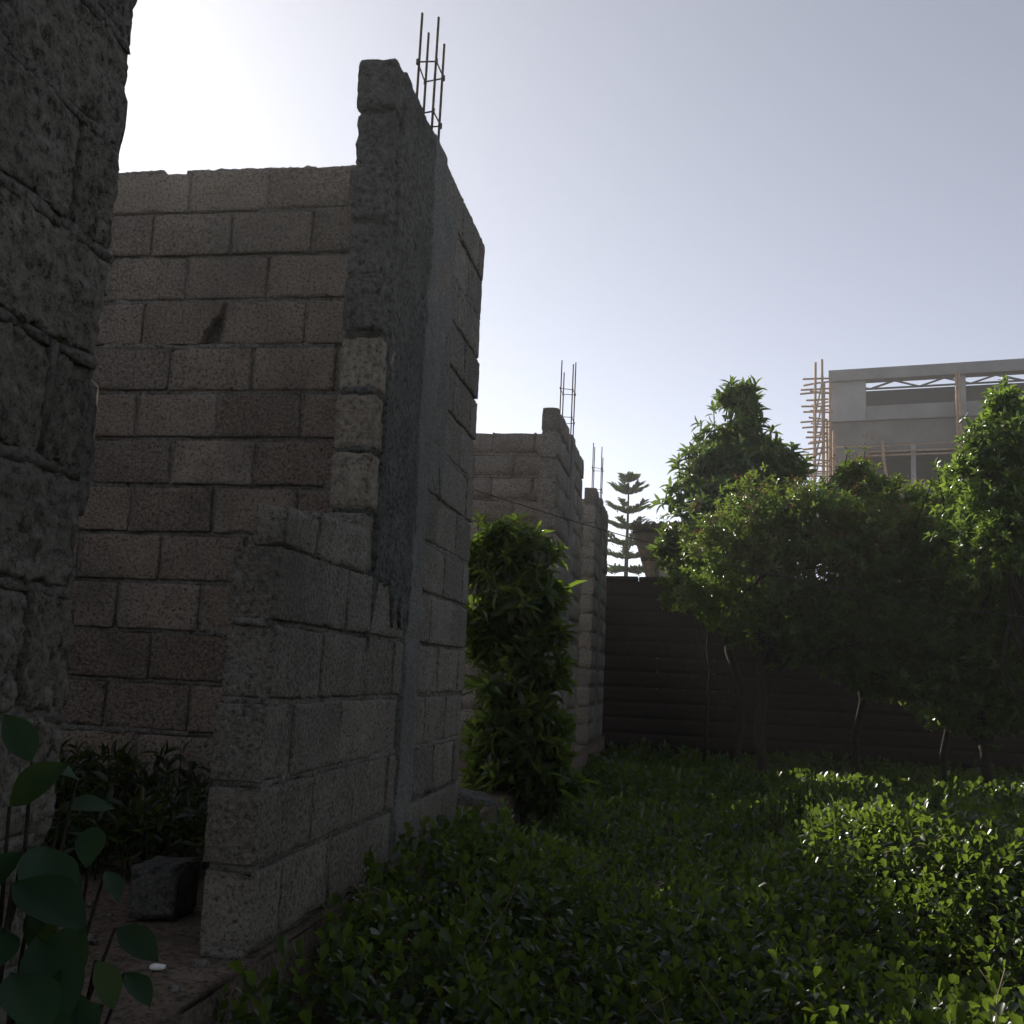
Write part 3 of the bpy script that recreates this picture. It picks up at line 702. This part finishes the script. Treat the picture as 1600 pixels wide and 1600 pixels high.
# weeds growing on the floor of the roofless room
wd = empty('weed_clump', (-2.3, 3.75, SLAB - .03), 'dark weeds growing on the room floor at the foot of the cross wall', 'plant')
n = 420; x = rng.uniform(-3.4, -1.3, n); y = rng.uniform(3.35, 4.2, n); h = SLAB + rng.uniform(.08, .46, n) * (.5 + .5 * (y - 3.35) / .85)
V, T = rosettes(np.stack([x, y, h], 1), np.stack([rng.normal(0, .4, n), rng.normal(-.2, .4, n), np.ones(n)], 1), 9, .075, .4, spread=(25, 90), stem=.16, shape='lens', droop=.25)
link('foliage', np_mesh('foliage', V - np.array(wd.location), T, True), wd, M_weed)
mb = MB()
for i in range(0, n, 2): limb(mb, (x[i], y[i], SLAB - .03), (x[i], y[i], h[i]), .004, .002, 3, .05, 4)
tag(local(wd, mb.build('stem', M_bark, wd, True)), kind='stuff')

# loose things on the floor
p = at_z(230, 1432, SLAB)
V, Fc = rough_box(.14, .18, .15, 8, 10, 8, 5, amp=.008, chip=.02, rough=14)
tag(link('loose_block', mesh('loose_block', V, Fc, True), None, M_conc, (p.x, p.y + .09, SLAB + .065), (0, 0, .08)), 'loose concrete block lying end-on on the room floor', 'block')
p = at_z(247, 1513, SLAB)
V, Fc = rough_box(.036, .022, .012, 6, 5, 4, 9, amp=.004, chip=.004, rough=40)
tag(link('white_scrap', mesh('white_scrap', V, Fc, True), None, M_white, (p.x, p.y, SLAB + .004), (0, .05, .1)), 'small white scrap lying on the dirt floor in the doorway', 'scrap')
p = at(716, 1290, 5.35)
V, Fc = rough_box(.12, .10, .16, 6, 6, 8, 15, amp=.01, chip=.02, rough=18)
tag(link('broken_brick', mesh('broken_brick', V, Fc, True), None, M_coarse, (p.x, 5.36, .60), (0.04, .05, .3)), 'sunlit broken block piece at the far foot of the tall wall', 'block')
V, Fc = rough_box(.42, .3, .16, 14, 12, 8, 25, amp=.03, chip=.04, rough=9)
tag(link('stone_slab', mesh('stone_slab', V, Fc, True), None, M_conc, (at(735, 1228, 6.0).x - .1, 6.2, SLAB - .03), (0.1, .25, .5)), 'dark stone slab half hidden behind the far foot of the tall wall', 'stone')

mb = MB()
for i in range(90):
    px_, py_ = random.uniform(-3.2, -1.12), random.uniform(1.2, 3.4); r_ = random.uniform(.005, .022)
    V, Fc = rough_box(r_ * 2, r_ * 1.6, r_ * 1.2, 3, 3, 2, i * 1.3, amp=r_ * .5, chip=r_ * .4, rough=50)
    mb.add([Vector(q) + Vector((px_, py_, SLAB - .012 + r_ * .5)) for q in V], Fc)
tag(mb.build('rubble', M_mortar, None, True), 'crumbs of mortar and grit scattered on the room floor', 'rubble', kind='stuff')

# ------------------------------------------------------------------ clothesline
q0 = at(741, 765, 5.16); q1 = at(1700, 972, 7.6)
mb = MB(); n = 40
mb.tube([q0.lerp(q1, i / n) - Vector((0, 0, .12 * 4 * (i / n) * (1 - i / n))) for i in range(n + 1)], .003, 6)
# hangs between a post inside the house and one right of the picture
tag(mb.build('clothesline', M_wire, None, True), 'thin slack line strung across the garden toward the right edge', 'line')
mb = MB(); mb.tube([(q1.x + .04, q1.y, -.1), (q1.x + .06, q1.y, 1.2), (q1.x + .04, q1.y, q1.z + .12), (q1.x + .04, q1.y, q1.z + .15)], [.05, .046, .04, .03], 9)
tag(mb.build('wooden_post', M_bark, None, True), 'wooden post that holds the far end of the line', 'post')

# ------------------------------------------------------------------ shed with corrugated roof behind the wall
sh = empty('shed', (at(1060, 1000, 18.3).x, 18.6, 0), 'small shed with corrugated roof just above the perimeter wall', 'shed')
fl_, fr_ = at(985, 818, 17.6), at(1110, 812, 17.6); bl_, br_ = at(1012, 912, 21.4), at(1120, 912, 21.4)
nx = 66; V = []; Fc = []
for k in range(2):
    for j in range(5):
        for i in range(nx + 1):
            s, t = i / nx, j / 4
            p = fl_.lerp(fr_, s).lerp(bl_.lerp(br_, s), t) + Vector((0, 0, .022 * math.sin(s * 2 * math.pi * 11) - k * .006)); V.append(p)
n1 = 5 * (nx + 1)
for j in range(4):
    for i in range(nx):
        q = j * (nx + 1) + i; Fc.append((q, q + 1, q + nx + 2, q + nx + 1)); q += n1; Fc.append((q, q + nx + 1, q + nx + 2, q + 1))
for i in range(nx): Fc.append((i, i + n1, i + 1 + n1, i + 1))
local(sh, link('roof', mesh('roof', V, Fc, True), sh, M_tin))
wl = at(1031, 850, 18.2); wr_ = at(1110, 850, 18.2)
mb = MB(); mb.box(((wl.x + wr_.x) / 2, 19.6, 1.78), (wr_.x - wl.x, 2.8, 3.56)); local(sh, mb.build('wall', M_shedw, sh))
for t in (.06, .5):
    mb = MB(); a0, a1 = fl_.lerp(bl_, t), fr_.lerp(br_, t); mb.tube([a0 - Vector((-.02, 0, .06)), a1 - Vector((0, 0, .06))], .035, 6)
    local(sh, mb.build('purlin', M_bark, sh))

# ------------------------------------------------------------------ norfolk pine
YN = 34.0; pt = at(983, 743, YN); pb = at(980, 905, YN)
pn = empty('conifer', (pt.x, YN, 0), 'slender tiered conifer far behind the perimeter wall', 'tree')
mb = MB(); mb.tube([(pt.x, YN, -.1), (pt.x - .02, YN, 3), (pt.x, YN, pt.z)], [.14, .1, .015], 8)
Pn, An = [], []
tiers = [(752, 9, 1), (772, 24, 1.3), (802, 30, .9), (826, 30, .5), (852, 38, .3), (872, 42, .1), (892, 42, 0), (915, 46, -.1), (940, 50, -.1)]
for (py, rp, lift) in tiers:
    z = at(983, py, YN).z; R = rp * YN / F; nb = 6; a0 = random.random() * 6
    for k in range(nb):
        a_ = a0 + k * 6.283 / nb; d = Vector((math.cos(a_), math.sin(a_), .18 * lift)); prev = None; pts = []
        for i in range(9):
            t = i / 8; q = Vector((pt.x, YN, z)) + d * (R * t) + Vector((0, 0, .22 * R * t * t * (1 if lift > 0 else -.2))); pts.append(q)
            if i > 0:
                for s in (-1, 1):
                    for m_ in range(3):
                        Pn.append(q + Vector((random.gauss(0, .03), random.gauss(0, .03), random.gauss(0, .03)))); sd_ = Vector((-d.y, d.x, 0)) * s; An.append(d * .9 + sd_ * .7 + Vector((0, 0, .5)))
        mb.tube(pts, [.025 - .02 * i / 8 for i in range(9)], 5)
local(pn, mb.build('trunk', M_bark, pn, True))
Pn = np.array(Pn); An = np.array(An); Ln = rng.uniform(.16, .32, len(Pn))
V, T = leaf_geo(Pn, An, np.tile([[0, 0, 1.]], (len(Pn), 1)) + rng.normal(0, .3, (len(Pn), 3)), Ln, Ln * .3, 'lens', .0)
o = link('crown', np_mesh('crown', V - np.array([pt.x, YN, 0]), T), pn, M_pine)

# ------------------------------------------------------------------ unfinished building
YQ = 52.0; c0 = at(1297, 581, YQ); AN = rad(12)
ud = Vector((math.cos(AN), -math.sin(AN), 0)); nd_ = Vector((-math.sin(AN), -math.cos(AN), 0))   # along facade, outward
bd = empty('unfinished_building', (c0.x, c0.y, 0), 'grey unfinished storeyed building with open window bays behind the trees', 'building', rz=-AN)
# local frame: x along the facade, y into the building, z up
def loc_px(px, py):
    d = Vector(RW @ np.array([px - CX, py - CY, F])); o = Vector((0, 0, H)); n = Vector((nd_.x, nd_.y, 0))
    t = (Vector((c0.x, c0.y, 0)) - o).dot(n) / d.dot(n); p = o + d * t
    return (p - Vector((c0.x, c0.y, 0))).dot(ud), p.z
ZT = c0.z
def zz(py): return loc_px(1297, py)[1]
def xx(px): return loc_px(px, 640)[0]
W = 24.0; D = 11.0
def bbox(name, x0, x1, y0, y1, z0, z1, mat, par=None):
    mb = MB(); mb.box(((x0 + x1) / 2, (y0 + y1) / 2, (z0 + z1) / 2), (x1 - x0, y1 - y0, z1 - z0)); return mb.build(name, mat, par or bd)
z_par, z_head, z_sill, z_floor, z_h2, z_s2 = zz(598), zz(600), zz(657), zz(661), zz(697), zz(758)
bbox('parapet', -.05, W, -.25, .2, z_par, ZT, M_render)
x1, x2, x3 = xx(1353), xx(1493), xx(1510); dxp = x2 - x1 + (x3 - x2)
bbox('wall_panel', 0, x1, -.02, .25, z_floor, z_par - .004, M_render2)
k = 0; xa = x2
while xa < W - 1:
    bbox('pillar', xa, xa + (x3 - x2), -.02, .3, z_floor, z_par - .004, M_render2); xa += dxp
bbox('ledge', -.12, W, -.18, .3, z_sill - .1, z_floor - .004, M_render3)
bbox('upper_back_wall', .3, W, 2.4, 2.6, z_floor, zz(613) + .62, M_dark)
bbox('parapet_wall', x1 + .01, W, .05, .2, z_floor - .002, z_floor + (z_par - z_floor) * .38, M_render)
bbox('side_wall', .0, .22, .26, D, 0, z_floor - .15, M_render3)
bbox('upper_side_wall', .0, .22, .26, 5.6, z_floor + .01, z_floor + 1.4, M_render3)
bbox('floor_slab', .23, W - .01, .31, D, z_floor - .3, z_floor - .01, M_render3)
# roof trusses above the open upper storey
for yy in (.7, 1.6):
    mb = MB(); zb, zt_ = zz(611) + yy * .27, zz(600) + yy * .27; xs = x1 - 1; step = 1.15; i = 0
    mb.tube([(xs, yy, zt_), (W, yy, zt_)], .05, 6); mb.tube([(xs, yy, zb), (W, yy, zb)], .05, 6)
    while xs < W - 1:
        mb.tube([(xs, yy, zb if i % 2 else zt_), (xs + step, yy, zt_ if i % 2 else zb)], .045, 6); xs += step; i += 1
    mb.build('roof_truss', M_steel, bd)
# middle band and the storey below
bbox('band_wall', .0, W, -.02, .25, z_h2, z_sill - .104, M_render3)
bbox('pier', 0, xx(1357), -.02, .25, 0, z_h2 - .004, M_render3)
xa = xx(1357)
while xa < W - 2:
    xe = xa + (x2 - x1)
    bbox('pier', xe, xe + (x3 - x2) + .2, -.02, .3, 0, z_h2 - .004, M_render3)
    bbox('sill_wall', xa + .004, xe - .004, .0, .25, 0, z_s2, M_render3)
    fr = bbox('window_post', (xa + xe) / 2 - .11, (xa + xe) / 2 + .11, .02, .2, z_s2 + .004, z_h2 - .008, M_render2)
    bbox('window_head', xa + .004, xe - .004, .04, .16, z_h2 - .35, z_h2 - .006, M_render3)
    xa = xe + (x3 - x2) + .2
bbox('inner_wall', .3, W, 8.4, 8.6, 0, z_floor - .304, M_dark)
# wooden props and rails
def pole(par, a_, b, r, name='pole'):
    mb = MB(); a_, b = Vector(a_), Vector(b); m_ = (a_ + b) / 2 + Vector((random.gauss(0, .02), random.gauss(0, .02), random.gauss(0, .02)))
    mb.tube([a_, m_, b], [r, r * .95, r * .85], 6); return mb.build(name, M_bamboo, par, True)
sc = empty('scaffold', (c0.x, c0.y, 0), 'wooden pole scaffold at the left corner of the unfinished building', 'scaffold', rz=-AN)
xs0, xs1 = xx(1272), xx(1292)
for (px, y_, zt_) in ((1275, -1.4, 578), (1292, -1.3, 573), (1283, .9, 590), (1270, 1.2, 620), (1295, -.6, 600), (1288, 2.6, 640), (1279, 2.4, 600)):
    xq = xx(px); pole(sc, (xq, y_, 0), (xq + random.uniform(-.15, .15), y_, zz(zt_)), .075)
py_ = 603; i = 0
while py_ < 772:
    z = zz(py_); l0 = xx(random.uniform(1252, 1270)); pole(sc, (l0, random.uniform(-1.5, -1.2), z), (xx(random.uniform(1296, 1306)), random.uniform(-1.4, -1.1), z + random.uniform(-.12, .12)), .05)
    if i % 2 == 0: pole(sc, (xx(1262), random.uniform(.8, 2.5), z + .1), (xx(1296), random.uniform(.8, 2.5), z + .1), .045)
    if i % 4 == 0 and i > 7: pole(sc, (xx(1276), -1.4, z), (xx(1290), -1.3, z + 2.2), .045)
    py_ += random.uniform(6.5, 9.5); i += 1
for px in (1301, 1303): pole(sc, (xx(px), -.9, 0), (xx(px) + .1, -.9, zz(680 + (px - 1301) * 10)), .06)
fp = empty('pole_guard', (c0.x, c0.y, 0), 'wooden poles lashed across the lower window bay of the building', 'poles', rz=-AN)
for px in (1495, 1499): pole(fp, (xx(px), -.5, 0), (xx(px), -.5, zz(598)), .07)
for py in (711, 717): pole(fp, (xx(1357), -.4, zz(py)), (xx(1500), -.42, zz(py)), .05)
pole(fp, (xx(1386), -.55, zz(760)), (xx(1379), -.5, zz(695)), .08)
pole(fp, (xx(1300), -.5, zz(703)), (xx(1500), -.52, zz(701)), .035)

# ------------------------------------------------------------------ haze: dusty air round the whole place, also standing in for lens glare
mb = MB(); mb.box((0, 0, 11), (420, 420, 24))
M_haze = bpy.data.materials.new('haze'); M_haze.use_nodes = True; hn = M_haze.node_tree
hn.nodes.remove(hn.nodes['Principled BSDF'])
pv = hn.nodes.new('ShaderNodeVolumePrincipled'); pv.inputs['Color'].default_value = (1, .98, .95, 1)
pv.inputs['Density'].default_value = .0015; pv.inputs['Anisotropy'].default_value = .6
hn.links.new(pv.outputs[0], hn.nodes['Material Output'].inputs['Volume'])
tag(mb.build('haze', M_haze), 'pale dusty haze in the air', 'haze', kind='stuff')
